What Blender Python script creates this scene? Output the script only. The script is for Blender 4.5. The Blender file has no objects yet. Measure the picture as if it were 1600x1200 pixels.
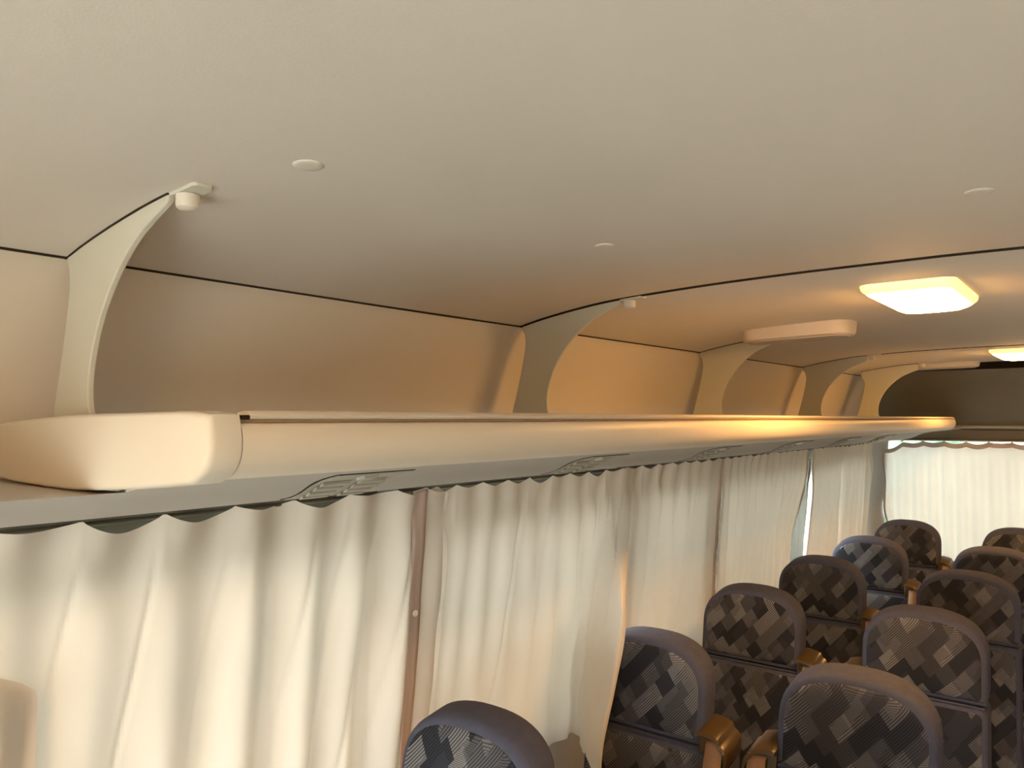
import bpy, bmesh, math, random
from mathutils import Vector, Matrix, noise
R = math.radians
random.seed(7)
scene = bpy.context.scene
H = 1.67                      # eye height above the bus floor; heights below are written relative to it

# ------------------------------------------------------------------ camera
cam_d = bpy.data.cameras.new('camera')
cam_d.sensor_width = 36.0
cam_d.lens = 36.0 * 1200.0 / 1600.0
cam_d.clip_start = 0.02
cam = bpy.data.objects.new('camera', cam_d)
scene.collection.objects.link(cam)
cam.location = (0, 0, H)
cam.rotation_euler = (R(90 + 2.577), 0, R(38.19))
scene.camera = cam

# ------------------------------------------------------------------ daylight
world = bpy.data.worlds.new('overcast_sky'); scene.world = world
world.use_nodes = True
bg = world.node_tree.nodes['Background']
bg.inputs[0].default_value = (1.0, 0.985, 0.97, 1)
bg.inputs[1].default_value = 15.0
LAMP_POWER = 62.0             # emission of the ceiling lamp lenses
LAMP_COL = (1.0, 0.49, 0.13, 1)

def portal(loc, rot, sx, sy):                 # helps the sky light find the window openings
    d = bpy.data.lights.new('window_portal', 'AREA'); d.shape = 'RECTANGLE'; d.size = sx; d.size_y = sy
    d.cycles.is_portal = True
    o = bpy.data.objects.new('window_portal', d); scene.collection.objects.link(o)
    o.location = loc; o.rotation_euler = rot

scene.view_settings.view_transform = 'Standard'
scene.view_settings.look = 'None'
scene.view_settings.gamma = 1.0
scene.view_settings.use_curve_mapping = False
scene.view_settings.exposure = 0.0

# ------------------------------------------------------------------ helpers
COL = scene.collection
def link(o, parent=None):
    COL.objects.link(o)
    if parent is not None: o.parent = parent
    return o
def tag(o, label=None, cat=None, group=None, kind=None):
    if label: o['label'] = label
    if cat: o['category'] = cat
    if group: o['group'] = group
    if kind: o['kind'] = kind
    return o
def empty(name, loc=(0, 0, 0)):
    o = bpy.data.objects.new(name, None); o.location = loc; o.empty_display_size = .05
    return link(o)
def mesh(name, verts, faces, mat, parent=None, angle=40, bevel=0, seg=2, solid=0, subsurf=0):
    me = bpy.data.meshes.new(name)
    me.from_pydata([tuple(v) for v in verts], [], faces)
    bm = bmesh.new(); bm.from_mesh(me)
    bmesh.ops.remove_doubles(bm, verts=bm.verts, dist=1e-6)
    bmesh.ops.recalc_face_normals(bm, faces=bm.faces)
    bm.to_mesh(me); bm.free()
    me.shade_smooth(); me.set_sharp_from_angle(angle=R(angle))
    me.materials.append(mat)
    o = bpy.data.objects.new(name, me); link(o, parent)
    if solid:
        m = o.modifiers.new('thickness', 'SOLIDIFY'); m.thickness = solid; m.offset = 0
    if bevel:
        m = o.modifiers.new('bevel', 'BEVEL'); m.width = bevel; m.segments = seg; m.limit_method = 'ANGLE'
        m.angle_limit = R(35)
        m.harden_normals = False
    if subsurf:
        m = o.modifiers.new('subsurf', 'SUBSURF'); m.levels = subsurf; m.render_levels = subsurf
    return o
def box(name, lo, hi, mat, parent=None, bevel=0, seg=2):
    (a, b, c), (d, e, f) = lo, hi
    v = [(a,b,c),(d,b,c),(d,e,c),(a,e,c),(a,b,f),(d,b,f),(d,e,f),(a,e,f)]
    q = [(0,3,2,1),(4,5,6,7),(0,1,5,4),(1,2,6,5),(2,3,7,6),(3,0,4,7)]
    return mesh(name, v, q, mat, parent, bevel=bevel, seg=seg)
def grid_faces(nu, nv, closed_u=False):
    F = []
    for i in range(nu if closed_u else nu - 1):
        for j in range(nv - 1):
            i2 = (i + 1) % nu
            F.append((i*nv+j, i2*nv+j, i2*nv+j+1, i*nv+j+1))
    return F
def rings(name, rs, mat, parent=None, cap0=True, cap1=True, angle=40, **k):   # loft closed rings
    n = len(rs[0]); V = [p for r in rs for p in r]; F = []
    for i in range(len(rs) - 1):
        for j in range(n):
            j2 = (j + 1) % n
            F.append((i*n+j, i*n+j2, (i+1)*n+j2, (i+1)*n+j))
    if cap0: F.append(tuple(reversed(range(n))))
    if cap1: F.append(tuple((len(rs)-1)*n + j for j in range(n)))
    return mesh(name, V, F, mat, parent, angle=angle, **k)
def extrude(name, outline, y0, y1, mat, parent=None, **k):                     # outline in X, Z; along Y
    return rings(name, [[(x, y0, z) for x, z in outline], [(x, y1, z) for x, z in outline]], mat, parent, **k)
def lerp(pts, x):
    if x <= pts[0][0]: return pts[0][1]
    for (a, b), (c, d) in zip(pts, pts[1:]):
        if x <= c: return b + (d - b) * (x - a) / (c - a)
    return pts[-1][1]
def sm(a, b, x):
    t = max(0., min(1., (x - a) / (b - a))); return t * t * (3 - 2 * t)
def catmull(pts, n=8):
    out = []
    P = [pts[0]] + list(pts) + [pts[-1]]
    for i in range(1, len(P) - 2):
        for k in range(n):
            t = k / n
            out.append(tuple(.5 * ((2*P[i][d]) + (-P[i-1][d]+P[i+1][d])*t + (2*P[i-1][d]-5*P[i][d]+4*P[i+1][d]-P[i+2][d])*t*t
                       + (-P[i-1][d]+3*P[i][d]-3*P[i+1][d]+P[i+2][d])*t**3) for d in range(len(pts[0]))))
    out.append(tuple(pts[-1])); return out
def roundrect(w, h, r, n=6):
    o = []
    for cx, cy, a in ((w/2-r, h/2-r, 0), (-w/2+r, h/2-r, 90), (-w/2+r, -h/2+r, 180), (w/2-r, -h/2+r, 270)):
        for i in range(n + 1):
            t = R(a + 90*i/n); o.append((cx + r*math.cos(t), cy + r*math.sin(t)))
    return o

# ------------------------------------------------------------------ materials
def mat(name, col, rough=.6, spec=.4, metal=0, noise_scale=0, noise_amt=.06, bump=0, bump_scale=400):
    m = bpy.data.materials.new(name); m.use_nodes = True
    nt = m.node_tree; b = nt.nodes['Principled BSDF']
    b.inputs['Base Color'].default_value = (*col, 1)
    b.inputs['Roughness'].default_value = rough
    b.inputs['Specular IOR Level'].default_value = spec
    b.inputs['Metallic'].default_value = metal
    if noise_scale or bump:
        tc = nt.nodes.new('ShaderNodeTexCoord')
    if noise_scale:
        nz = nt.nodes.new('ShaderNodeTexNoise'); nz.inputs['Scale'].default_value = noise_scale
        nz.inputs['Detail'].default_value = 4
        nt.links.new(tc.outputs['Object'], nz.inputs['Vector'])
        r = nt.nodes.new('ShaderNodeMapRange'); r.inputs['From Min'].default_value = .3; r.inputs['From Max'].default_value = .7
        r.inputs['To Min'].default_value = 1 - noise_amt; r.inputs['To Max'].default_value = 1 + noise_amt
        nt.links.new(nz.outputs['Fac'], r.inputs['Value'])
        mx = nt.nodes.new('ShaderNodeVectorMath'); mx.operation = 'SCALE'
        mx.inputs[0].default_value = col
        nt.links.new(r.outputs[0], mx.inputs['Scale'])
        nt.links.new(mx.outputs[0], b.inputs['Base Color'])
    if bump:
        n2 = nt.nodes.new('ShaderNodeTexNoise'); n2.inputs['Scale'].default_value = bump_scale
        nt.links.new(tc.outputs['Object'], n2.inputs['Vector'])
        bp = nt.nodes.new('ShaderNodeBump'); bp.inputs['Strength'].default_value = bump; bp.inputs['Distance'].default_value = .001
        nt.links.new(n2.outputs['Fac'], bp.inputs['Height']); nt.links.new(bp.outputs[0], b.inputs['Normal'])
    return m
M = {}
M['ceiling'] = mat('ceiling_vinyl', (.765, .725, .675), .75, .2, noise_scale=1.5, noise_amt=.02, bump=.15)
M['wall'] = mat('wall_vinyl', (.74, .68, .60), .7, .25, noise_scale=2, noise_amt=.02, bump=.15)
M['bracket'] = mat('bracket_plastic', (.68, .68, .60), .5, .3)
M['rack'] = mat('rack_plastic', (.76, .68, .57), .45, .35, noise_scale=3, noise_amt=.02)
M['cap'] = mat('end_cap_plastic', (.66, .61, .52), .5, .35)
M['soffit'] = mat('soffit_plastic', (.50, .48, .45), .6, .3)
M['vent'] = mat('vent_plastic', (.42, .41, .36), .5, .3)
M['vent_in'] = mat('vent_inside', (.25, .24, .20), .6, .3)
M['white'] = mat('white_plastic', (.80, .76, .68), .45, .4)
M['housing'] = mat('housing_plastic', (.72, .64, .56), .5, .3)
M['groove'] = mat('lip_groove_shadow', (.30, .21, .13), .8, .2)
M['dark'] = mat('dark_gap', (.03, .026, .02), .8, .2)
M['rail'] = mat('rail_metal', (.09, .08, .06), .5, .4)
M['rear'] = mat('rear_trim', (.20, .17, .125), .65, .3, noise_scale=6, noise_amt=.05)
M['pillar'] = mat('pillar_paint', (.55, .58, .60), .35, .5)
M['lower'] = mat('lower_panel', (.35, .33, .30), .6, .3, noise_scale=5)
M['floor'] = mat('floor_vinyl', (.20, .19, .18), .6, .3, noise_scale=20, noise_amt=.1)
M['render'] = mat('sky_blocker_grey', (.34, .32, .29), .9, .1, noise_scale=1.2, noise_amt=.1)
M['leaf'] = mat('hedge_leaves', (.07, .15, .09), .8, .2, noise_scale=8, noise_amt=.5)
M['ground'] = mat('ground_concrete', (.64, .61, .57), .9, .1, noise_scale=.8, noise_amt=.12)
M['border'] = mat('seat_border_cloth', (.080, .084, .125), .85, .15, noise_scale=60, noise_amt=.08, bump=.2)
M['metal'] = mat('seat_frame_metal', (.12, .12, .12), .45, .5, metal=.6)
M['belt'] = mat('belt_webbing', (.36, .19, .10), .55, .3, noise_scale=200, noise_amt=.06)
M['beltbox'] = mat('belt_cover_plastic', (.075, .042, .011), .30, .6)
M['hem'] = mat('hem_tape', (.46, .33, .26), .85, .1)

def cloth_mat(name, col, trans, tcol):
    m = bpy.data.materials.new(name); m.use_nodes = True; nt = m.node_tree
    for n in list(nt.nodes):
        if n.type != 'OUTPUT_MATERIAL': nt.nodes.remove(n)
    out = nt.nodes['Material Output']
    tc = nt.nodes.new('ShaderNodeTexCoord')
    nz = nt.nodes.new('ShaderNodeTexNoise'); nz.inputs['Scale'].default_value = 3; nz.inputs['Detail'].default_value = 3
    nt.links.new(tc.outputs['Object'], nz.inputs['Vector'])
    wv = nt.nodes.new('ShaderNodeTexNoise'); wv.inputs['Scale'].default_value = 700
    nt.links.new(tc.outputs['Object'], wv.inputs['Vector'])
    bp = nt.nodes.new('ShaderNodeBump'); bp.inputs['Strength'].default_value = .15; bp.inputs['Distance'].default_value = .0006
    nt.links.new(wv.outputs['Fac'], bp.inputs['Height'])
    r = nt.nodes.new('ShaderNodeMapRange'); r.inputs['From Min'].default_value = .3; r.inputs['From Max'].default_value = .7
    r.inputs['To Min'].default_value = .95; r.inputs['To Max'].default_value = 1.04
    nt.links.new(nz.outputs['Fac'], r.inputs['Value'])
    def scaled(c):
        v = nt.nodes.new('ShaderNodeVectorMath'); v.operation = 'SCALE'; v.inputs[0].default_value = c
        nt.links.new(r.outputs[0], v.inputs['Scale']); return v.outputs[0]
    d = nt.nodes.new('ShaderNodeBsdfDiffuse'); nt.links.new(scaled(col), d.inputs['Color']); nt.links.new(bp.outputs[0], d.inputs['Normal'])
    t = nt.nodes.new('ShaderNodeBsdfTranslucent'); nt.links.new(scaled(tcol), t.inputs['Color'])
    mx = nt.nodes.new('ShaderNodeMixShader'); mx.inputs[0].default_value = trans
    nt.links.new(d.outputs[0], mx.inputs[1]); nt.links.new(t.outputs[0], mx.inputs[2])
    nt.links.new(mx.outputs[0], out.inputs[0])
    return m
M['curtain'] = cloth_mat('curtain_cloth', (.84, .78, .71), .072, (.86, .80, .71))
M['rear_curtain'] = cloth_mat('rear_curtain_cloth', (.80, .77, .72), .15, (.86, .86, .80))
M['curtain_edge'] = cloth_mat('curtain_edge_tape', (.74, .60, .54), .10, (.70, .52, .44))

def glass_mat():
    m = bpy.data.materials.new('window_glass'); m.use_nodes = True; nt = m.node_tree
    for n in list(nt.nodes):
        if n.type != 'OUTPUT_MATERIAL': nt.nodes.remove(n)
    out = nt.nodes['Material Output']
    t = nt.nodes.new('ShaderNodeBsdfTransparent'); t.inputs[0].default_value = (.90, .94, .92, 1)
    g = nt.nodes.new('ShaderNodeBsdfGlossy'); g.inputs['Roughness'].default_value = .03
    fr = nt.nodes.new('ShaderNodeFresnel'); fr.inputs[0].default_value = 1.3
    mx = nt.nodes.new('ShaderNodeMixShader')
    nt.links.new(fr.outputs[0], mx.inputs[0]); nt.links.new(t.outputs[0], mx.inputs[1]); nt.links.new(g.outputs[0], mx.inputs[2])
    nt.links.new(mx.outputs[0], out.inputs[0])
    return m
M['glass'] = glass_mat()

def emit(name, col, s):
    m = bpy.data.materials.new(name); m.use_nodes = True; b = m.node_tree.nodes['Principled BSDF']
    b.inputs['Base Color'].default_value = (.8, .75, .65, 1)
    b.inputs['Emission Color'].default_value = col; b.inputs['Emission Strength'].default_value = s
    b.inputs['Roughness'].default_value = .35
    return m
M['lens'] = emit('lamp_lens_lit', LAMP_COL, LAMP_POWER)
M['lens_side'] = emit('lamp_lens_edge', (1.0, .52, .15, 1), 2.2)

def seat_fabric():
    m = bpy.data.materials.new('seat_fabric'); m.use_nodes = True; nt = m.node_tree; L = nt.links
    b = nt.nodes['Principled BSDF']; b.inputs['Roughness'].default_value = .9; b.inputs['Specular IOR Level'].default_value = .15
    def mth(op, a, c=None, d=None):
        n = nt.nodes.new('ShaderNodeMath'); n.operation = op
        for i, v in enumerate((a, c, d)):
            if v is None: continue
            if isinstance(v, (int, float)): n.inputs[i].default_value = v
            else: L.new(v, n.inputs[i])
        return n.outputs[0]
    tc = nt.nodes.new('ShaderNodeTexCoord'); sp = nt.nodes.new('ShaderNodeSeparateXYZ')
    oi = nt.nodes.new('ShaderNodeObjectInfo')
    L.new(tc.outputs['Object'], sp.inputs[0])
    x, z = sp.outputs['X'], sp.outputs['Z']
    y = sp.outputs['Y']
    zz = mth('ADD', z, mth('MULTIPLY', y, -1.0))
    def layer(ang, su, sv, off):
        ca, sa = math.cos(R(ang)), math.sin(R(ang))
        xx = mth('ADD', x, mth('MULTIPLY', oi.outputs['Random'], 3.0))
        u = mth('ADD', mth('MULTIPLY', xx, ca), mth('MULTIPLY', zz, sa))
        v = mth('SUBTRACT', mth('MULTIPLY', zz, ca), mth('MULTIPLY', xx, sa))
        u = mth('ADD', mth('DIVIDE', u, su), off); v = mth('ADD', mth('DIVIDE', v, sv), off * 1.7)
        fu, fv = mth('FLOOR', u), mth('FLOOR', v)
        # slide every other row so that the patches do not line up
        u2 = mth('ADD', u, mth('MULTIPLY', mth('MODULO', mth('ABSOLUTE', fv), 2.0), .45)); fu = mth('FLOOR', u2)
        cm = nt.nodes.new('ShaderNodeCombineXYZ'); L.new(fu, cm.inputs[0]); L.new(fv, cm.inputs[1]); cm.inputs[2].default_value = off
        wn = nt.nodes.new('ShaderNodeTexWhiteNoise'); wn.noise_dimensions = '3D'; L.new(cm.outputs[0], wn.inputs['Vector'])
        return wn.outputs['Value'], u, v
    A, ua, va = layer(42, .042, .036, .13)
    B, ub, vb = layer(50, .075, .024, 4.71)
    # fine weave: dots and hatch lines
    def wave(s, freq): return mth('SINE', mth('MULTIPLY', s, freq))
    dots = mth('GREATER_THAN', mth('MULTIPLY', wave(ua, 62.0), wave(va, 54.0)), .12)
    hatch = mth('GREATER_THAN', wave(va, 48.0), .1)
    pick = mth('GREATER_THAN', B, .5)
    fine = mth('ADD', mth('MULTIPLY', dots, pick), mth('MULTIPLY', hatch, mth('SUBTRACT', 1.0, pick)))
    base = nt.nodes.new('ShaderNodeValToRGB'); L.new(A, base.inputs[0]); base.color_ramp.interpolation = 'CONSTANT'
    cr = base.color_ramp.elements
    cr[0].position = 0; cr[0].color = (.034, .035, .042, 1)
    cr[1].position = .34; cr[1].color = (.074, .071, .074, 1)
    e = cr.new(.62); e.color = (.105, .100, .098, 1)
    e = cr.new(.84); e.color = (.062, .060, .068, 1)
    hi = nt.nodes.new('ShaderNodeValToRGB'); L.new(A, hi.inputs[0]); hi.color_ramp.interpolation = 'CONSTANT'
    cr = hi.color_ramp.elements
    cr[0].position = 0; cr[0].color = (.058, .060, .068, 1)
    cr[1].position = .34; cr[1].color = (.21, .20, .195, 1)
    e = cr.new(.62); e.color = (.37, .35, .325, 1)
    e = cr.new(.84); e.color = (.11, .105, .11, 1)
    mx = nt.nodes.new('ShaderNodeMix'); mx.data_type = 'RGBA'
    L.new(fine, mx.inputs['Factor']); L.new(base.outputs[0], mx.inputs['A']); L.new(hi.outputs[0], mx.inputs['B'])
    # streaks that cross the patches
    st = mth('MULTIPLY_ADD', mth('GREATER_THAN', B, .72), .28, .88)
    vm = nt.nodes.new('ShaderNodeVectorMath'); vm.operation = 'SCALE'; tint = nt.nodes.new('ShaderNodeVectorMath'); tint.operation = 'MULTIPLY'; tint.inputs[1].default_value = (.70, .73, .83); L.new(mx.outputs['Result'], tint.inputs[0]); L.new(tint.outputs[0], vm.inputs[0]); L.new(st, vm.inputs['Scale'])
    L.new(vm.outputs[0], b.inputs['Base Color'])
    return m
M['fabric'] = seat_fabric()

# ------------------------------------------------------------------ shell: ceiling, walls, floor
CX = -.33                                        # middle of the bus
CP = [(0, .279), (.15, .2785), (.34, .2745), (.54, .265), (.66, .252), (.76, .236), (.815, .224)]
CP = catmull(CP, 8)
def zc(x, y): return H + lerp(CP, abs(x - CX)) + .006 * max(0, y - 1.2)
def xw(z):                                       # inner face of the left wall at absolute height z
    r = z - H
    return lerp([(-1.7, -1.33), (-.75, -1.305), (-.15, -1.252), (-.06, -1.245), (0, -1.230), (.10, -1.196), (.19, -1.160), (.224, -1.1455), (.3, -1.1455)], r)
YF, YR = -1.35, 5.3                              # front and rear ends
YC = 4.74                                        # where the ceiling lining ends

root = box('ceiling', (-1.2, YF, H + .33), (.54, YR, H + .36), M['dark']); tag(root, kind='structure')
def ceiling_panel(y0, y1):
    xs = [CX - .813 + 1.626 * i / 40 for i in range(41)]
    ys = [y0, y0 + .004, y0 + .012] + [y0 + .012 + (y1 - y0 - .024) * k / 6 for k in range(1, 6)] + [y1 - .012, y1 - .004, y1]
    V, n = [], len(ys)
    for x in xs:
        for j, y in enumerate(ys):
            e = .006 if j in (0, n-1) else (.002 if j in (1, n-2) else 0)
            V.append((x, y, zc(x, y) + e))
    F = grid_faces(len(xs), n); N = len(V)
    V += [(x, y, z + .01) for x, y, z in V]; F += [tuple(q + N for q in f) for f in F]
    for i in range(len(xs) - 1):
        for j in (0, n - 1):
            F.append((i*n+j, (i+1)*n+j, (i+1)*n+j+N, i*n+j+N))
    for j in range(n - 1):
        for i in (0, len(xs) - 1):
            F.append((i*n+j, i*n+j+1, i*n+j+1+N, i*n+j+N))
    return mesh('ceiling_panel', V, F, M['ceiling'], root, angle=60)
for xa in (-1.20, .515): box('edge_backing', (xa, YF, H + .17), (xa + .022, YR, H + .335), M['dark'], root)
SEAM = [YF, 1.497, 3.655, YC]
for a, b in zip(SEAM, SEAM[1:]): ceiling_panel(a + (.003 if a > 0 else 0), b - .003)

def shadow_strip(name, pts, wv, wz):                   # thin dark strip standing in for the shadow gap along a joint
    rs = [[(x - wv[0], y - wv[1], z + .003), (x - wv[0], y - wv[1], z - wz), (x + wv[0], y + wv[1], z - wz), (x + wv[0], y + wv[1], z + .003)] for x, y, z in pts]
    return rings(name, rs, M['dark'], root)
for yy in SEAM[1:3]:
    shadow_strip('seam_shadow', [(x, yy, zc(x, yy)) for x in [CX - .81 + 1.62 * k / 40 for k in range(41)]], (0, .0028), .0016)
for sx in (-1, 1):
    shadow_strip('corner_shadow', [(CX + sx * .8135, y, zc(CX + sx * .8135, y)) for y in (YF, 1.2, YC)], (.0022, 0), .0024)
# left wall: upper lining panels, lower panel, posts between the windows
wl = box('wall_left', (-1.40, YF, 0), (-1.36, YR, .30), M['lower']); tag(wl, kind='structure')
def wall_strip(name, z0, z1, y0, y1, m, parent, thick=.02, n=14, mirror=False):
    prof = [(xw(z0 + (z1 - z0) * k / n), z0 + (z1 - z0) * k / n) for k in range(n + 1)]
    out = prof + [(x - thick, z) for x, z in reversed(prof)]
    if mirror: out = [(2 * CX - x, z) for x, z in out]
    return extrude(name, out, y0, y1, m, parent, angle=50)
WT, WB = H - .19, .82                            # window opening top and bottom
for a, b in ((YF, YR - .02),):
    wall_strip('upper_panel', H - .145, H + .247, a, b, M['wall'], wl)
wall_strip('lower_panel', 0, WB, -.45, YR - .02, M['lower'], wl)
WIN = [(-.40, 1.125), (1.185, 2.07), (2.13, 2.79), (2.85, 5.08)]
posts = [(-.46, -.40)] + [(a[1], b[0]) for a, b in zip(WIN, WIN[1:])] + [(5.08, YR - .02)]
for a, b in posts: wall_strip('window_post', WB, H - .155, a, b, M['pillar'], wl, thick=.05)
wall_strip('window_header', H - .20, H - .152, YF, YR - .02, M['rail'], wl, thick=.03)

def window(n, side, y0, y1, z0, z1, name=None):
    """side window: frame strips and a tinted pane, leaning with the wall"""
    s = empty('window_%d' % n); tag(s, kind='structure')
    mir = side > 0
    def X(z, off): 
        x = xw(z) - off
        return 2 * CX - x if mir else x
    def strip(nm, ya, yb, za, zb, t0, t1, m):
        v = [(X(z, o), y, z) for z in (za, zb) for y in (ya, yb) for o in (t0, t1)]
        f = [(0,1,3,2),(4,6,7,5),(0,2,6,4),(1,5,7,3),(0,4,5,1),(2,3,7,6)]
        return mesh(nm, v, f, m, s)
    f = .025
    strip('frame_rail', y0, y1, z0, z0 + f, .028, .048, M['rail'])
    strip('frame_rail', y0, y1, z1 - f, z1, .028, .048, M['rail'])
    strip('frame_stile', y0, y0 + f, z0 + f, z1 - f, .028, .048, M['rail'])
    strip('frame_stile', y1 - f, y1, z0 + f, z1 - f, .028, .048, M['rail'])
    strip('pane', y0 + f, y1 - f, z0 + f, z1 - f, .036, .040, M['glass'])
    zm, ym = (z0 + z1) / 2, (y0 + y1) / 2
    portal((X(zm, .09), ym, zm), (0, R(90 if mir else -90), 0), z1 - z0, y1 - y0)
for i, (a, b) in enumerate(WIN): window(i + 1, -1, a, b, WB, WT)
# door opening beside the driver, to the front of the curtains
window(5, -1, YF + .05, -.46, .35, WT)
wall_strip('door_sill', 0, .35, YF, -.46, M['lower'], wl)

# right wall
wr = box('wall_right', (2*CX + 1.36, YF, 0), (2*CX + 1.40, YR, .30), M['lower']); tag(wr, kind='structure')
wall_strip('upper_panel', H - .20, H + .247, YF, YR - .02, M['wall'], wr, mirror=True)
wall_strip('lower_panel', 0, WB, YF, YR - .02, M['lower'], wr, mirror=True)
RW = [(YF + .05, -.40), (-.34, 1.12), (1.18, 2.79), (2.85, 5.08)]
for a, b in [(YF, YF + .05)] + [(p[1], q[0]) for p, q in zip(RW, RW[1:])] + [(5.08, YR - .02)]:
    wall_strip('window_post', WB, H - .155, a, b, M['pillar'], wr, thick=.05, mirror=True)
for i, (a, b) in enumerate(RW): window(6 + i, 1, a, b, WB, WT)

fl = box('floor', (-1.40, YF, -.05), (2*CX + 1.40, YR, 0), M['floor']); tag(fl, kind='structure')
gr = box('ground', (-40, -40, -.75), (40, 40, -.70), M['ground']); tag(gr, kind='structure')

nb = box('sky_blocker', (3.2, -3.5, -.7), (3.5, 14, 4.6), M['render']); tag(nb, 'tall unseen wall added alongside the bus to block sky light', 'wall')  # unseen wall, added to cut the sky light on the right side
def hedge(x0, x1, y0, y1, h, label):
    nx = 46; V = []; F = []
    L = math.dist((x0, y0), (x1, y1)); d = Vector((x1 - x0, y1 - y0, 0)).normalized(); nrm = Vector((-d.y, d.x, 0))
    prof = [(-.7, 0), (-.75, .5), (-.7, 1.0), (-.35, 1.08), (0, 1.1), (.35, 1.08), (.7, 1.0), (.75, .5), (.7, 0)]
    for i in range(nx):
        for a, b in prof:
            p = Vector((x0, y0, 0)) + d * (L * i / (nx - 1)) + nrm * a
            k = noise.noise(p * 1.3 + Vector((0, 0, b * 2)))
            V.append((p.x + nrm.x * k * .4, p.y + nrm.y * k * .4, -.7 + b * h * (1 + .18 * k)))
    o = mesh('hedge', V, grid_faces(nx, len(prof)), M['leaf'], angle=60); tag(o, label, 'hedge')
hedge(-7, -7, -5, 12, 2.5, 'green hedge outside, glimpsed through the slit between side curtains')
hedge(-5.5, 1.8, 13.2, 13.2, 1.9, 'green hedge outside beyond the rear window, glimpsed above its curtain')
# front wall with windscreen
wf = box('wall_front', (-1.36, YF - .05, 0), (.70, YF, .58), M['lower']); tag(wf, kind='structure')
box('windscreen_header', (-1.36, YF - .05, H - .27), (.70, YF, H + .34), M['wall'], wf)
for a, b in ((-1.36, -1.16), (.50, .70)): box('windscreen_post', (a, YF - .05, .58), (b, YF, H - .27), M['pillar'], wf)
box('windscreen_pane', (-1.16, YF - .03, .58), (.50, YF - .024, H - .27), M['glass'], wf)
portal((CX, YF - .06, .99), (R(90), 0, 0), 1.66, .82)

# rear wall: sloping dark trim panel, light strip, recess and window
wb = box('wall_rear', (-1.36, YR, 0), (.70, YR + .05, .80), M['lower']); tag(wb, kind='structure')
def rear_strip(name, prof, m, x0=-1.2, x1=.54):
    out = [(y, z) for y, z in prof]
    back = [(y + .02, z + .004) for y, z in reversed(prof)]
    o = out + back
    return rings(name, [[(x0, y, H + z) for y, z in o], [(x1, y, H + z) for y, z in o]], m, wb)
rear_strip('upper_trim', catmull([(YC + .004, .262), (4.80, .245), (4.93, .17), (5.08, .07), (5.20, -.01), (5.235, -.04)], 5), M['rear'])
rear_strip('trim_bead', catmull([(5.235, -.040), (5.222, -.046), (5.222, -.054), (5.24, -.060)], 4), M['soffit'])
rear_strip('window_recess', [(5.24, -.060), (5.262, -.07), (5.270, -.120), (5.25, -.124), (5.25, -.130), (5.29, -.135)], M['rear'])
for a, b in ((-1.36, -1.18), (.50, .70)): box('rear_post', (a, YR - .04, .80), (b, YR + .05, H - .12), M['pillar'], wb, bevel=.015)
box('rear_header', (-1.30, YR, H - .135), (.66, YR + .05, H + .33), M['rear'], wb)
w = empty('window_10'); tag(w, kind='structure')
box('pane', (-1.18, YR + .015, .80), (.50, YR + .02, H - .135), M['glass'], w)
portal((CX, YR + .07, (H - .135 + .80) / 2), (R(-90), 0, 0), 1.68, H - .935)
# rounded corner post between the side and rear windows
cp = catmull([(-1.215, 5.10), (-1.205, 5.17), (-1.18, 5.225), (-1.13, 5.262)], 6)
cpo = cp + [(x - .02, y + .02) for x, y in reversed(cp)]
rings('corner_post', [[(x - .06, y, WB - .2) for x, y in cpo], [(x, y, H - .13) for x, y in cpo]], M['pillar'], wb)

# ------------------------------------------------------------------ luggage rack
XL = -.668                                       # front lip of the rack
rack = empty('luggage_rack', (-.95, .41, H)); rack['label'] = 'cream overhead luggage rack with curved brackets running above the curtained windows'; rack['category'] = 'luggage rack'
RO = Vector(rack.location)
def rp(o):                                       # parent a world-space mesh to the rack
    o.parent = rack; o.matrix_parent_inverse = Matrix.Translation(-RO); return o
Y0, Y1 = .424, 4.60
def rel(P): return [(x, H + z) for x, z in P]
front = catmull([(XL - .012, -.0035), (XL - .002, -.006), (XL + .004, -.018), (XL + .003, -.034), (XL - .006, -.049), (XL - .022, -.058), (XL - .05, -.0625)], 5)
fascia = front + [(XL - .05, -.050), (XL - .03, -.045), (XL - .02, -.03), (XL - .02, -.0035)]
rp(extrude('fascia', rel(fascia), Y0, Y1, M['rack'], angle=50))
lip = [(XL - .026, -.002), (XL - .012, -.002), (XL - .004, -.0005), (XL - .001, .003), (XL - .004, .0065), (XL - .012, .008), (XL - .026, .006)]
rp(extrude('lip_strip', rel(lip), Y0 + .012, Y1 - .004, M['rack'], angle=60))
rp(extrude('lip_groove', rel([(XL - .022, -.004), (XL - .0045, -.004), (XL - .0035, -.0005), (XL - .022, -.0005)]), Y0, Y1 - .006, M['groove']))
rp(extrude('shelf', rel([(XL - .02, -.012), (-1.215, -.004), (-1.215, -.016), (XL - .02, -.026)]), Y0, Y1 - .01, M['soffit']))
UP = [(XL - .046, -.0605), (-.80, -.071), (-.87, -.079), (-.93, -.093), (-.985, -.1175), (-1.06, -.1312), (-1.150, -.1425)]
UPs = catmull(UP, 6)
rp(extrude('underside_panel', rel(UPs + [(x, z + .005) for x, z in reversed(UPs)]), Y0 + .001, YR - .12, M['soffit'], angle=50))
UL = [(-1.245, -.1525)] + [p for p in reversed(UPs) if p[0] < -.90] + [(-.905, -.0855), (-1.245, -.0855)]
rp(extrude('duct_cover', rel(UL), -.44, Y0 + .0008, M['soffit'], angle=70))
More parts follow.
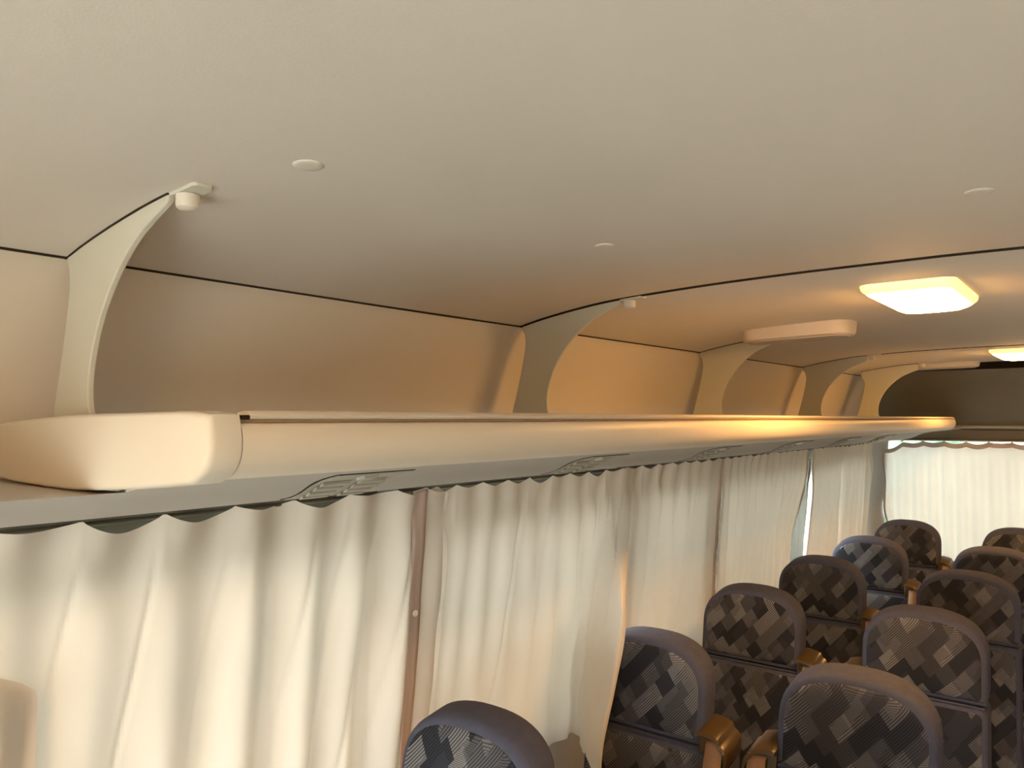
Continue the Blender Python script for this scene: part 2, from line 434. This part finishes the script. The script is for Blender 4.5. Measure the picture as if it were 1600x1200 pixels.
# end caps
def endcap(yb, yf, sgn):
    """yb: seam with the rack, yf: free face; sgn -1 towards the front"""
    top = [(-1.218, -.014), (-1.19, -.006), (-1.0, .0035), (-.80, .0065), (XL - .012, .008)]
    nose = [(XL - .001, .004), (XL + .004, -.018), (XL + .003, -.036), (XL - .008, -.052), (XL - .03, -.0635)]
    bot = [(-.80, -.0735), (-.95, -.083), (-1.08, -.0835), (-1.17, -.081), (-1.215, -.073), (-1.236, -.055), (-1.238, -.035), (-1.232, -.022)]
    out = catmull(top, 3)[:-1] + catmull(nose, 4)[:-1] + catmull([nose[-1]] + bot + [top[0]], 4)[:-1]
    cx, cz = -.94, -.036
    def ins(d): return [(x - max(-d, min(d, (x - cx) * .35)), z - max(-d * .55, min(d * .55, (z - cz) * .5))) for x, z in out]
    L = yb - yf
    rs = []
    for d, f in ((0, 0), (0, .78), (.0012, .88), (.004, .96), (.009, 1.0)):
        rs.append([(x, yb - L * f, H + z) for x, z in ins(d)])
    return rp(rings('end_cap', rs, M['cap'], angle=60))
endcap(Y0 - .0015, Y0 - .036, -1)
ec = [(XL - .05, -.0615), (XL - .02, -.058), (XL + .004, -.036), (XL + .005, -.018), (XL - .002, .004), (XL - .012, .008), (-1.19, .002), (-1.19, -.05)]
rp(rings('end_cap', [[(x, Y1 + .001, H + z) for x, z in ec], [(x - .001, Y1 + .012, H + z * .96) for x, z in ec], [(x - .012 if x > -1 else x, Y1 + .022, H + z * .8) for x, z in ec]], M['cap'], angle=60))
# clip at the seam by the near end cap
rp(box('lip_clip', (XL - .012, Y0 + .002, H - .001), (XL - .002, Y0 + .011, H + .0035), M['dark'], bevel=.001))

# brackets: curved plates standing a little off the wall
BO = [(-.866, .262), (-.806, .262)]
outer = catmull([(-1.05, -.012), (-1.062, .008), (-1.068, .03), (-1.066, .065), (-1.052, .107), (-1.028, .148), (-.99, .190), (-.945, .223), (-.90, .243), (-.872, .2535)], 5)
inner = catmull([(-1.150, .228), (-1.138, .212), (-1.133, .193), (-1.135, .165), (-1.152, .09), (-1.178, .0), (-1.182, -.012)], 5)
def resample(P, n):
    L = [0]
    for p, q in zip(P, P[1:]): L.append(L[-1] + math.dist(p, q))
    o = []
    for k in range(n):
        d = L[-1] * k / (n - 1); i = 0
        while i < len(L) - 2 and L[i + 1] < d: i += 1
        f = (d - L[i]) / max(1e-9, L[i + 1] - L[i])
        o.append(tuple(P[i][c] + (P[i + 1][c] - P[i][c]) * f for c in range(2)))
    return o
def bracket(y, dx=0.0):
    n = 34
    tip = (-.868, zc(-.868 + dx, y) - H - .001)
    rgt = resample(outer + [(-.868, .2565)], n)
    roof = [(x, zc(x + dx, y) - H - .001) for x in [-1.150 + .282 * k / 12 for k in range(13)]]
    lft = resample(list(reversed(inner))[:-1] + roof, n)
    V, F, t = [], [], .0045
    for yy in (y - t, y + t):
        for l, r in zip(lft, rgt):
            V += [(l[0] + dx, yy, H + l[1]), ((l[0] * .5 + r[0] * .5) + dx, yy, H + (l[1] + r[1]) * .5), (r[0] + dx, yy, H + r[1])]
    F = grid_faces(n, 3); N = 3 * n
    F = F + [tuple(q + N for q in f) for f in F]
    for i in range(n - 1):
        F += [(3*i, 3*i+3, 3*i+3+N, 3*i+N), (3*i+2, 3*i+5, 3*i+5+N, 3*i+2+N)]
    for i in (0, n - 1):
        F += [(3*i, 3*i+1, 3*i+1+N, 3*i+N), (3*i+1, 3*i+2, 3*i+2+N, 3*i+1+N)]
    b = rp(mesh('bracket', V, F, M['bracket'], angle=40, bevel=.0018))
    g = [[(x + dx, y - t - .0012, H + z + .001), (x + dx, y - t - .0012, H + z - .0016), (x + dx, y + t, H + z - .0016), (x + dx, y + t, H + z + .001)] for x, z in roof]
    rings('top_shadow', g, M['dark']).parent = b  # dark strip imitating the contact shade between bracket and ceiling
    # foot flange on the ceiling at the tip with its screw cap
    fl_ = roundrect(.060, .026, .006, 4)
    v = [[(-.842 + dx + a, y + .009 + c, zc(-.842 + dx + a, y) - .0005) for a, c in fl_],
         [(-.842 + dx + a * .97, y + .009 + c * .97, zc(-.842 + dx + a, y) - .0045) for a, c in fl_]]
    f = rings('ceiling_flange', v, M['bracket']); f.parent = b
    cz_ = zc(-.86 + dx, y)
    prof = [(.0, -.022), (.009, -.0215), (.0125, -.019), (.0135, -.015), (.0135, -.004)]
    rs = [[(-.850 + dx + r * math.cos(R(k * 20)), y + .010 + r * math.sin(R(k * 20)), cz_ + h) for k in range(18)] for r, h in prof[1:]]
    c = rings('screw_cap', rs, M['white']); c.parent = b
    return b
for y, dx in ((.455, 0), (1.497, 0), (2.525, 0), (3.645, .005), (4.47, .06)): bracket(y, dx)

# air outlets in the underside panel
def vent(yc):
    x0, x1 = -.880, -1.010
    def P(x, y, lift=0):
        return (x, y, H + lerp(sorted((a, b) for a, b in UPs), x) - lift)
    def patch(name, xa, xb, ya, yb, lift, th, m, parent):
        n = 6; V = []
        for k in range(n + 1):
            x = xa + (xb - xa) * k / n
            V += [P(x, ya, lift), P(x, yb, lift), P(x, ya, lift - th), P(x, yb, lift - th)]
        F = []
        for k in range(n):
            a, b = 4*k, 4*k + 4
            F += [(a, b, b+1, a+1), (a+2, a+3, b+3, b+2), (a, a+2, b+2, b), (a+1, b+1, b+3, a+3)]
        F += [(0, 1, 3, 2), (4*n, 4*n+2, 4*n+3, 4*n+1)]
        o = mesh(name, V, F, m); o.parent = parent
        if parent is rack: o.matrix_parent_inverse = Matrix.Translation(-RO)
        return o
    v = patch('air_vent', x0 + .004, x1 - .004, yc - .0765, yc + .0765, .0012, .004, M['dark'], rack)
    patch('vent_plate', x0, x1, yc - .073, yc + .073, .0022, .004, M['vent'], v)
    for k in (-1, 1):
        patch('louvre_opening', x0 - .045, x1 + .018, yc + .036 * k - .027, yc + .036 * k + .027, .0028, .004, M['vent_in'], v)
        for j in range(4):
            xx = x0 - .050 - j * .0165
            patch('louvre', xx, xx - .009, yc + .036 * k - .025, yc + .036 * k + .025, .0062, .004, M['vent'], v)
    patch('vent_knob', x0 - .012, x0 - .032, yc - .014, yc + .014, .007, .007, M['white'] if yc > 2.5 else M['vent'], v)  # white on the farther vents stands in for a bright reflection
for y in (.79, 1.47, 2.15, 2.83, 3.51, 4.19): vent(y)

# ------------------------------------------------------------------ ceiling fittings
def ceiling_basis(x, y):
    dz = (zc(x + .02, y) - zc(x - .02, y)) / .04
    return dz
def ceil_ring(cx, cy, pts, drop):
    return [(cx + a, cy + b, zc(cx + a, cy + b) - drop) for a, b in pts]
def lamp(x, y, label, w=.182, l=.36):
    t = empty('ceiling_lamp', (x, y, zc(x, y)))
    tag(t, label, 'lamp', 'lit ceiling lamps along the middle of the bus')
    inv = Matrix.Translation(-Vector(t.location))
    z0 = zc(x, y)
    def rr(s, drop, e=0): return [(x + a * s - 0, y + b * (1 - (1 - s) * w / l), zc(x + a, y + b) * .5 + z0 * .5 - drop) for a, b in roundrect(w, l, .028, 6)]
    a = rings('lens_rim', [rr(1.0, -.001), rr(1.0, .004), rr(.985, .010), rr(.95, .014), rr(.88, .019)], M['lens_side'], cap1=False)
    b = rings('lens', [rr(.88, .019), rr(.80, .024), rr(.65, .030), rr(.4, .034), rr(.1, .036)], M['lens'], cap0=False)
    for o in (a, b): o.parent = t; o.matrix_parent_inverse = inv
lamp(-.335, 1.905, 'lit amber ceiling lamp over the second bracket bay of the luggage rack')
lamp(-.335, 4.02, 'lit amber ceiling lamp close to the dark rear trim panel')
lamp(-.335, -.40, 'lit amber ceiling lamp over the front entrance of the bus')

def oblong(x, y, w, d, h, label):
    t = empty('speaker_housing', (x, y, zc(x, y))); tag(t, label, 'speaker')
    inv = Matrix.Translation(-Vector(t.location))
    zb = zc(x, y)
    def rr(ws, ds, drop, follow): return [(x + a, y + b, (zc(x + a, y) if follow else zb + (zc(x + a, y) - zb) * .45) - drop) for a, b in roundrect(ws, ds, min(ws, ds) * .38, 6)]
    o = rings('cover', [rr(w, d, -.002, True), rr(w, d, .004, True), rr(w*.985, d*.95, h*.72, False), rr(w*.96, d*.88, h*.93, False), rr(w*.92, d*.76, h, False)], M['housing'])
    g = rings('underside_plate', [rr(w*.89, d*.66, h*.9, False), rr(w*.89, d*.66, h + .0025, False), rr(w*.87, d*.6, h + .0035, False)], M['soffit'])
    for q in (o, g): q.parent = t; q.matrix_parent_inverse = inv
oblong(-.755, 2.36, .33, .15, .038, 'pale oblong speaker housing on the ceiling beside the third rack bracket')
oblong(-.715, 4.62, .33, .13, .026, 'shadowed oblong speaker housing on the ceiling at the rear trim panel')

def plug(x, y, r, label):
    prof = [(r, -.001), (r, .0004), (r * .94, .0014), (r * .75, .0021), (r * .4, .0024)]
    rs = [[(x + q * math.cos(R(k * 15)), y + q * math.sin(R(k * 15)), zc(x + q * math.cos(R(k*15)), y) - h) for k in range(24)] for q, h in prof]
    o = rings('ceiling_plug', rs, M['ceiling']); tag(o, label, 'plug', 'round plugs in the ceiling lining')
plug(-.68, .508, .017, 'small round plug in the ceiling lining beside the tip of the first rack bracket')
plug(-.635, 1.045, .015, 'small round plug in the ceiling lining midway between first and second rack brackets')
plug(-.125, 1.085, .016, 'small round plug in the ceiling lining ahead of the lit lamp')

# ------------------------------------------------------------------ curtains
ct_rail = rings('curtain_rail', [[(-1.214 + .004 * math.cos(R(k * 45)), y, H - .158 + .004 * math.sin(R(k * 45))) for k in range(8)] for y in (-.4, 5.12)], M['rail'])
tag(ct_rail, 'thin dark curtain rail along the side windows under the luggage rack', 'rail')
def fnoise(x, s): return noise.noise((x, s * 3.17, .37))
def make_curtain(name, label, ya, yb, seed, zb=.78, hook=.105, amp=.018, end_fn=None, bulge=None, hem=None, button=None, mirror=False, off=.016, dip=.024):
    nu = int((yb - ya) * 220) + 2; nv = 48
    top0 = H - .1495
    def pt(t, s, extra=0.0):
        y = ya + (yb - ya) * t
        ph = (y / hook) * math.pi
        scal = abs(math.sin(ph)) ** .75
        dp = dip * (.35 + .9 * (.5 + fnoise(math.floor(ph / math.pi) * 2.3, seed))) * scal
        zt = top0 - dp
        z = zt + (zb - zt) * s
        # slow, uneven folds that hang from the hooks
        wob = y + .055 * fnoise(y * 2.2 + seed, seed + 5) + .035 * s * fnoise(y * 3.0, seed + 11)
        a = amp * (.30 + .95 * sm(0, .25, s)) * (.55 + .9 * abs(fnoise(y * 1.9, seed + 3)) * 2)
        f = a * (math.sin(wob / hook * 2 * math.pi) * .72 + .42 * math.sin(wob / hook * 4.6 + seed))
        f += .3 * (amp + .006) * math.sin(ph * 2) * (1 - sm(0, .14, s))
        f += .010 * fnoise(y * 9 + s * 2.2, seed + 21) * sm(.02, .2, s) + .006 * fnoise(y * 14 - s * 5, seed + 33)
        f -= .0055 * math.exp(-(fnoise(y * 8.5 + s * .9, seed + 41) / .055) ** 2) * sm(.03, .2, s)
        # gather creases that run down from each hook
        f -= .012 * math.exp(-((s - .07) / .05) ** 2) * scal * (.5 + fnoise(y * 6, seed + 8))
        x = xw(z) + .030 + off + max(f + .012, -.006) + extra
        if bulge: 
            bx, by = bulge(t, s, z - H); x += bx; y += by
        if end_fn: y = ya + (yb - ya) * t + end_fn(t, s, z - H)
        if mirror: x = 2 * CX - x
        return (x, y, z)
    V = [pt(i / (nu - 1), (j / (nv - 1)) ** 1.25) for i in range(nu) for j in range(nv)]
    o = mesh(name, V, grid_faces(nu, nv), M['curtain'], angle=180)
    tag(o, label, 'curtain', 'cream curtains over the bus windows')
    w_ = yb - ya
    for side in (hem or []):
        width = side[1] / w_
        t0, t1 = (0, width) if side[0] == 0 else (1 - width, 1)
        n = 5
        V = [pt(t0 + (t1 - t0) * i / (n - 1), .004 + .99 * (j / (nv - 1)) ** 1.25, .0022) for i in range(n) for j in range(nv)]
        h = mesh('hem_tape', V, grid_faces(n, nv), M['curtain_edge'], o, angle=180, solid=.0012)
        if button and side is hem[-1]:
            p = pt((t0 + t1) / 2, button, .005)
            rs = [[(p[0] + hx, p[1] + r * math.cos(R(k * 30)), p[2] + r * math.sin(R(k * 30))) for k in range(12)] for r, hx in ((.0075, -.003), (.0075, .002), (.006, .0035), (.003, .003))]
            b = rings('snap_button', rs, M['white'], h)
    return o

make_curtain('window_curtain', 'cream curtain edge folded over ahead of the luggage rack end cap', -.42, .30, 2.3,
             end_fn=lambda t, s, z: t * (-.04 + .19 * sm(-.27, -.39, z)), off=.05)
make_curtain('window_curtain', 'cream curtain in broad folds right under the luggage rack end cap', .27, 1.275, 4.1, hook=.125, amp=.019,
             end_fn=lambda t, s, z: -.01 * s * t)
def bulgeB(t, s, z):
    k = sm(.70, 1.0, t) * sm(-.18, -.50, z)
    return .21 * k, -.36 * k - .08 * k * sm(-.5, -.9, z)
make_curtain('window_curtain', 'cream curtain with snap-buttoned tan edge tape and its free end before a seat', 1.165, 2.12, 7.7, hook=.093, amp=.0055, dip=.014, bulge=bulgeB, hem=[(0, .045)], button=.36, off=.026)
make_curtain('window_curtain', 'cream curtain behind the second window seat with a dark tan leading edge', 2.06, 2.83, 9.2, hook=.10, amp=.007, dip=.012, hem=[(1, .018)])
make_curtain('window_curtain', 'cream curtain with its lower edge drawn aside, showing a slit of window glass', 2.84, 3.90, 12.9, hook=.08, amp=.010, dip=.010,
             end_fn=lambda t, s, z: -.22 * t ** 3 * sm(-.2, -.62, z), hem=[(1, .018)])
make_curtain('window_curtain', 'narrow cream curtain between the slit of glass and the rearmost side curtain', 3.93, 4.50, 15.4, hook=.08, amp=.012, dip=.010, hem=[(0, .010)])
make_curtain('window_curtain', 'rearmost cream side curtain hanging next to the corner post', 4.51, 5.17, 18.8, hook=.075, amp=.014, dip=.012, hem=[(1, .014)])
ORD = ['first', 'second', 'third', 'fourth', 'fifth']
for k, (a, b) in enumerate(((-.30, .80), (.82, 1.90), (1.92, 3.0), (3.02, 4.1), (4.12, 5.15))):
    o = make_curtain('window_curtain', ORD[k] + ' cream curtain from the windscreen on the side opposite the luggage rack', a, b, 30 + 3 * k, hook=.11, amp=.018, mirror=True)
    o['group'] = 'cream curtains on the opposite side'

# rear curtain
def rear_curtain():
    xa, xb = -1.165, .505
    nu, nv = 200, 40
    top0 = H - .136; zb = .80
    hook = .115
    def pt(i, j, extra=0):
        t = i; s = j
        x = xa + (xb - xa) * t
        ph = (x - xa) / hook * math.pi
        dp = .015 * abs(math.sin(ph)) ** .8 * (.3 + 1.2 * (.5 + fnoise(math.floor(ph / math.pi) * 3.1, 3.3)))
        corner = sm(xa + .16, xa, x)
        z = top0 - dp - .045 * corner * (1 - s)
        z = z + (zb - z) * s
        a = .010 * (.3 + sm(0, .3, s))
        f = a * math.sin(x / .083 * 2 * math.pi + 2 * fnoise(x * 3, 1.2)) + .010 * fnoise(x * 6 + s * 2, 7.7) + .012 * corner * math.sin(s * 14)
        x2 = x + .05 * corner * (1 - sm(0, .4, s)) * 0 + .05 * corner * sm(.55, .95, s)
        return (x2, YR - .045 - f - extra, z)
    V = [pt(i / (nu-1), (j / (nv-1)) ** 1.25) for i in range(nu) for j in range(nv)]
    o = mesh('window_curtain', V, grid_faces(nu, nv), M['rear_curtain'], angle=180)
    tag(o, 'wide cream curtain across the rear window behind the last row of seats', 'curtain', 'cream curtains over the bus windows')
    V = [pt(i / (nu-1), .040 * j / 3, .0025) for i in range(nu) for j in range(4)]
    mesh('header_tape', V, grid_faces(nu, 4), M['curtain_edge'], o, angle=180, solid=.001)
    V = [pt(.009 * i / 3, .02 + .98 * (j / (nv-1)), .0025) for i in range(4) for j in range(nv)]
    mesh('hem_tape', V, grid_faces(4, nv), M['curtain_edge'], o, angle=180, solid=.001)
    k = 1
    while xa + k * hook < xb:
        x = xa + k * hook
        box('curtain_hook', (x - .006, YR - .056, H - .143), (x + .006, YR - .048, H - .130), M['white'], o, bevel=.002); k += 1
rear_curtain()
rr_ = rings('curtain_rail', [[(x, YR - .04 + .005 * math.cos(R(k * 45)), H - .133 + .004 * math.sin(R(k * 45))) for k in range(8)] for x in (-1.17, .48)], M['pillar'])
tag(rr_, 'pale curtain rail across the top of the rear window', 'rail')

# ------------------------------------------------------------------ seats
TILT = R(9)
ZS = .408; LEN = .690
def bp(x, s, n):                                  # point on the backrest: across, up along it, out towards the sitter
    return (x, -(LEN - s) * math.sin(TILT) - n * math.cos(TILT), ZS + s * math.cos(TILT) - n * math.sin(TILT) * 1.0 + .018)
def head_outline(hw, s0, s1, cs, e=2.5, n=14, taper=.012):
    """half-width hw at s0, rounded crown from cs to s1"""
    R_ = [(hw - .004, s0), (hw, s0 + .02), (hw, (s0 + cs) / 2)]
    for k in range(n + 1):
        a = math.pi / 2 * k / n
        R_.append(((hw - taper * 0) * math.cos(a) ** (2 / e), cs + (s1 - cs) * math.sin(a) ** (2 / e)))
    L_ = [(-x, s) for x, s in reversed(R_[:-1])]
    return R_ + L_
def inset(o, d):
    n = len(o); out = []
    for i in range(n):
        a, b, c = Vector(o[i-1]), Vector(o[i]), Vector(o[(i+1) % n])
        t = (c - a); t.normalize()
        out.append((b.x - t.y * d, b.y + t.x * d))
    return out
def pad(name, o, t, m, parent, round_=.015):      # cushion-like slab with rounded rim
    q = [(round_, t/2), (round_ * .45, t/2 - round_ * .12), (round_ * .12, t/2 - round_ * .45), (0, t/2 - round_), (0, -t/2 + round_), (round_ * .3, -t/2 + round_ * .3), (round_, -t/2)]
    return rings(name, [[bp(x, s, n) for x, s in inset(o, d)] for d, n in q], m, parent, angle=60)
def panel(name, o, d0, t, m, parent, puff=.006):
    q = [(d0, 1, t/2 - .003), (d0 + .0015, 1, t/2 + .0012), (d0 + .005, 1, t/2 + .003), (d0 + .005, .9, t/2 + puff), (d0 + .005, .7, t/2 + puff * 1.3), (d0 + .005, .3, t/2 + puff * 1.5)]
    cx = sum(p[0] for p in o) / len(o); cs = (min(p[1] for p in o) + max(p[1] for p in o)) / 2
    return rings(name, [[bp(cx + (x - cx) * k, cs + (s - cs) * k, n) for x, s in inset(o, d)] for d, k, n in q], m, parent, angle=60, cap0=False)
def make_seat(w, belt=True):
    """w: +1 belt wing on the right-hand side as seen from the front of the bus, -1 on the left"""
    t = empty('passenger_seat')
    HW = .163
    ho = head_outline(HW, .462, LEN, .568)
    h = pad('headrest', ho, .085, M['border'], t)
    panel('fabric_panel', ho, .014, .085, M['fabric'], h)
    # lower backrest with the wing
    a, b = (-HW, .230) if w > 0 else (-.230, HW)
    lo = []
    r = .03
    for cx, cy, a0 in ((b - r, .460 - r, 0), (a + r, .460 - r, 90), (a + r, .02 + r, 180), (b - r, .02 + r, 270)):
        for k in range(6): lo.append((cx + r * math.cos(R(a0 + 18 * k)), cy + r * math.sin(R(a0 + 18 * k))))
    bk = pad('backrest', lo, .098, M['border'], t)
    panel('fabric_panel', lo, .012, .098, M['fabric'], bk)
    sv = [bp(-HW + .006 + (2*HW - .012) * i / 20, .461 + dz, .044 + dn) for i in range(21) for dz, dn in ((-.002, 0), (0, .0035), (.002, 0))]
    mesh('seam_piping', sv, grid_faces(21, 3), M['border'], bk)
    # cushion and base
    co = roundrect(.42, .44, .06, 5)
    cx = .038 * w
    q = [(.90, .33), (.99, .35), (1.0, .40), (.985, .445), (.93, .468), (.6, .478)]
    cu = rings('cushion', [[(cx + x * k, -.33 + y * k, z) for x, y in co] for k, z in q], M['border'], t, angle=60)
    rings('fabric_panel', [[(cx + x * k, -.33 + y * k, z) for x, y in co] for k, z in ((.9, .468), (.885, .474), (.7, .483), (.3, .486))], M['fabric'], cu, cap0=False)
    rings('seat_pan', [[(cx + x * .86, -.33 + y * .86, z) for x, y in co] for z in (.30, .335)], M['metal'], t)
    for sx in (-1, 1):
        for sy in (-.16, .14):
            box('leg', (cx + sx * .15 - .014, -.33 + sy - .014, 0), (cx + sx * .15 + .014, -.33 + sy + .014, .305), M['metal'], t, bevel=.003)
    if belt:
        # hooded belt guide on top of the wing, with webbing coming out under the hood
        x0, x1 = HW + .000, .228
        def bx_(x): return w * x
        xc = (x0 + x1) / 2
        def brow(hi, lo_, n0, n1): return n0, n1
        out = [(x0 - .004, .452), (x0 - .004, .494), (x0 + .012, .497), (x0 + .045, .490), (x1 - .010, .480), (x1, .470), (x1, .452)]
        if w < 0: out = [(-x, s) for x, s in reversed(out)]
        bb = rings('belt_guide', [[bp(x, s, n) for x, s in out] for n in (.050, -.030)], M['beltbox'], t, angle=40, bevel=.003)
        top = [(x0 - .004, .508), (x0 + .010, .511), (x0 + .045, .503), (x1 - .012, .491), (x1 + .002, .480), (x1 + .006, .462), (x1 + .005, .440)]
        low = [(x0 - .004, .500), (x0 + .012, .502), (x0 + .044, .494), (x1 - .015, .483), (x1 - .005, .474), (x1 - .002, .460), (x1 - .002, .440)]
        top, low = catmull(top, 4), catmull(low, 4)
        V = []
        for (xa, sa), (xb, sb) in zip(top, low):
            V += [bp(w * xa, sa, -.030), bp(w * xa, sa, .062), bp(w * (xa * .7 + xb * .3), sa * .7 + sb * .3, .066), bp(w * xb, sb, .066), bp(w * xb, sb, -.030)]
        n = len(top); F = []
        for i in range(n - 1):
            for k in range(5): F.append((5*i + k, 5*i + (k+1) % 5, 5*i + 5 + (k+1) % 5, 5*i + 5 + k))
        F += [tuple(range(5)), tuple(range(5*n - 5, 5*n))]
        mesh('guide_hood', V, F, M['beltbox'], bb, angle=50)
        V = []
        hw2 = .0215; xs = w * (xc + .006)
        path = [(.486, .048), (.487, .054), (.482, .060), (.470, .062), (.42, .070), (.33, .069), (.2, .068), (.08, .068), (.03, .066)]
        path = catmull(path, 4)
        for s, n in path:
            sh = w * -.020 * max(0, (.49 - s)) 
            V += [bp(xs + sh - hw2, s, n), bp(xs + sh + hw2, s, n)]
        mesh('belt_strap', V, [(2*i, 2*i+1, 2*i+3, 2*i+2) for i in range(len(path) - 1)], M['belt'], bb, solid=.0016)
    return t
def copy_tree(o, parent=None):
    c = o.copy(); COL.objects.link(c)
    if parent is not None:
        c.parent = parent; c.matrix_parent_inverse = o.matrix_parent_inverse.copy()
    for ch in list(o.children): copy_tree(ch, c)
    return c
protoW, protoA = make_seat(+1), make_seat(-1)
ordn = ['frontmost', 'second', 'third', 'fourth', 'fifth', 'rearmost']
rowsW = [(-.975, 1.145), (-.972, 1.845), (-.968, 2.55), (-.953, 3.25), (-.935, 3.93), (-.922, 4.69)]
rowsA = [(-.476, 1.145), (-.468, 1.845), (-.462, 2.56), (-.446, 3.265), (-.430, 3.94), (-.405, 4.69)]
for i in range(6):
    for nm, proto, rows in (('window', protoW, rowsW), ('aisle', protoA, rowsA)):
        o = proto if i == 0 else copy_tree(proto)
        x, y = rows[i]
        o.location = (x, y, 0)
        place = 'beside the cream curtains' if nm == 'window' else 'next to the aisle'
        tag(o, 'grey patterned %s-side seat with brown belt %s, %s row' % (nm, place, ordn[i]), 'seat', 'patterned passenger seats')
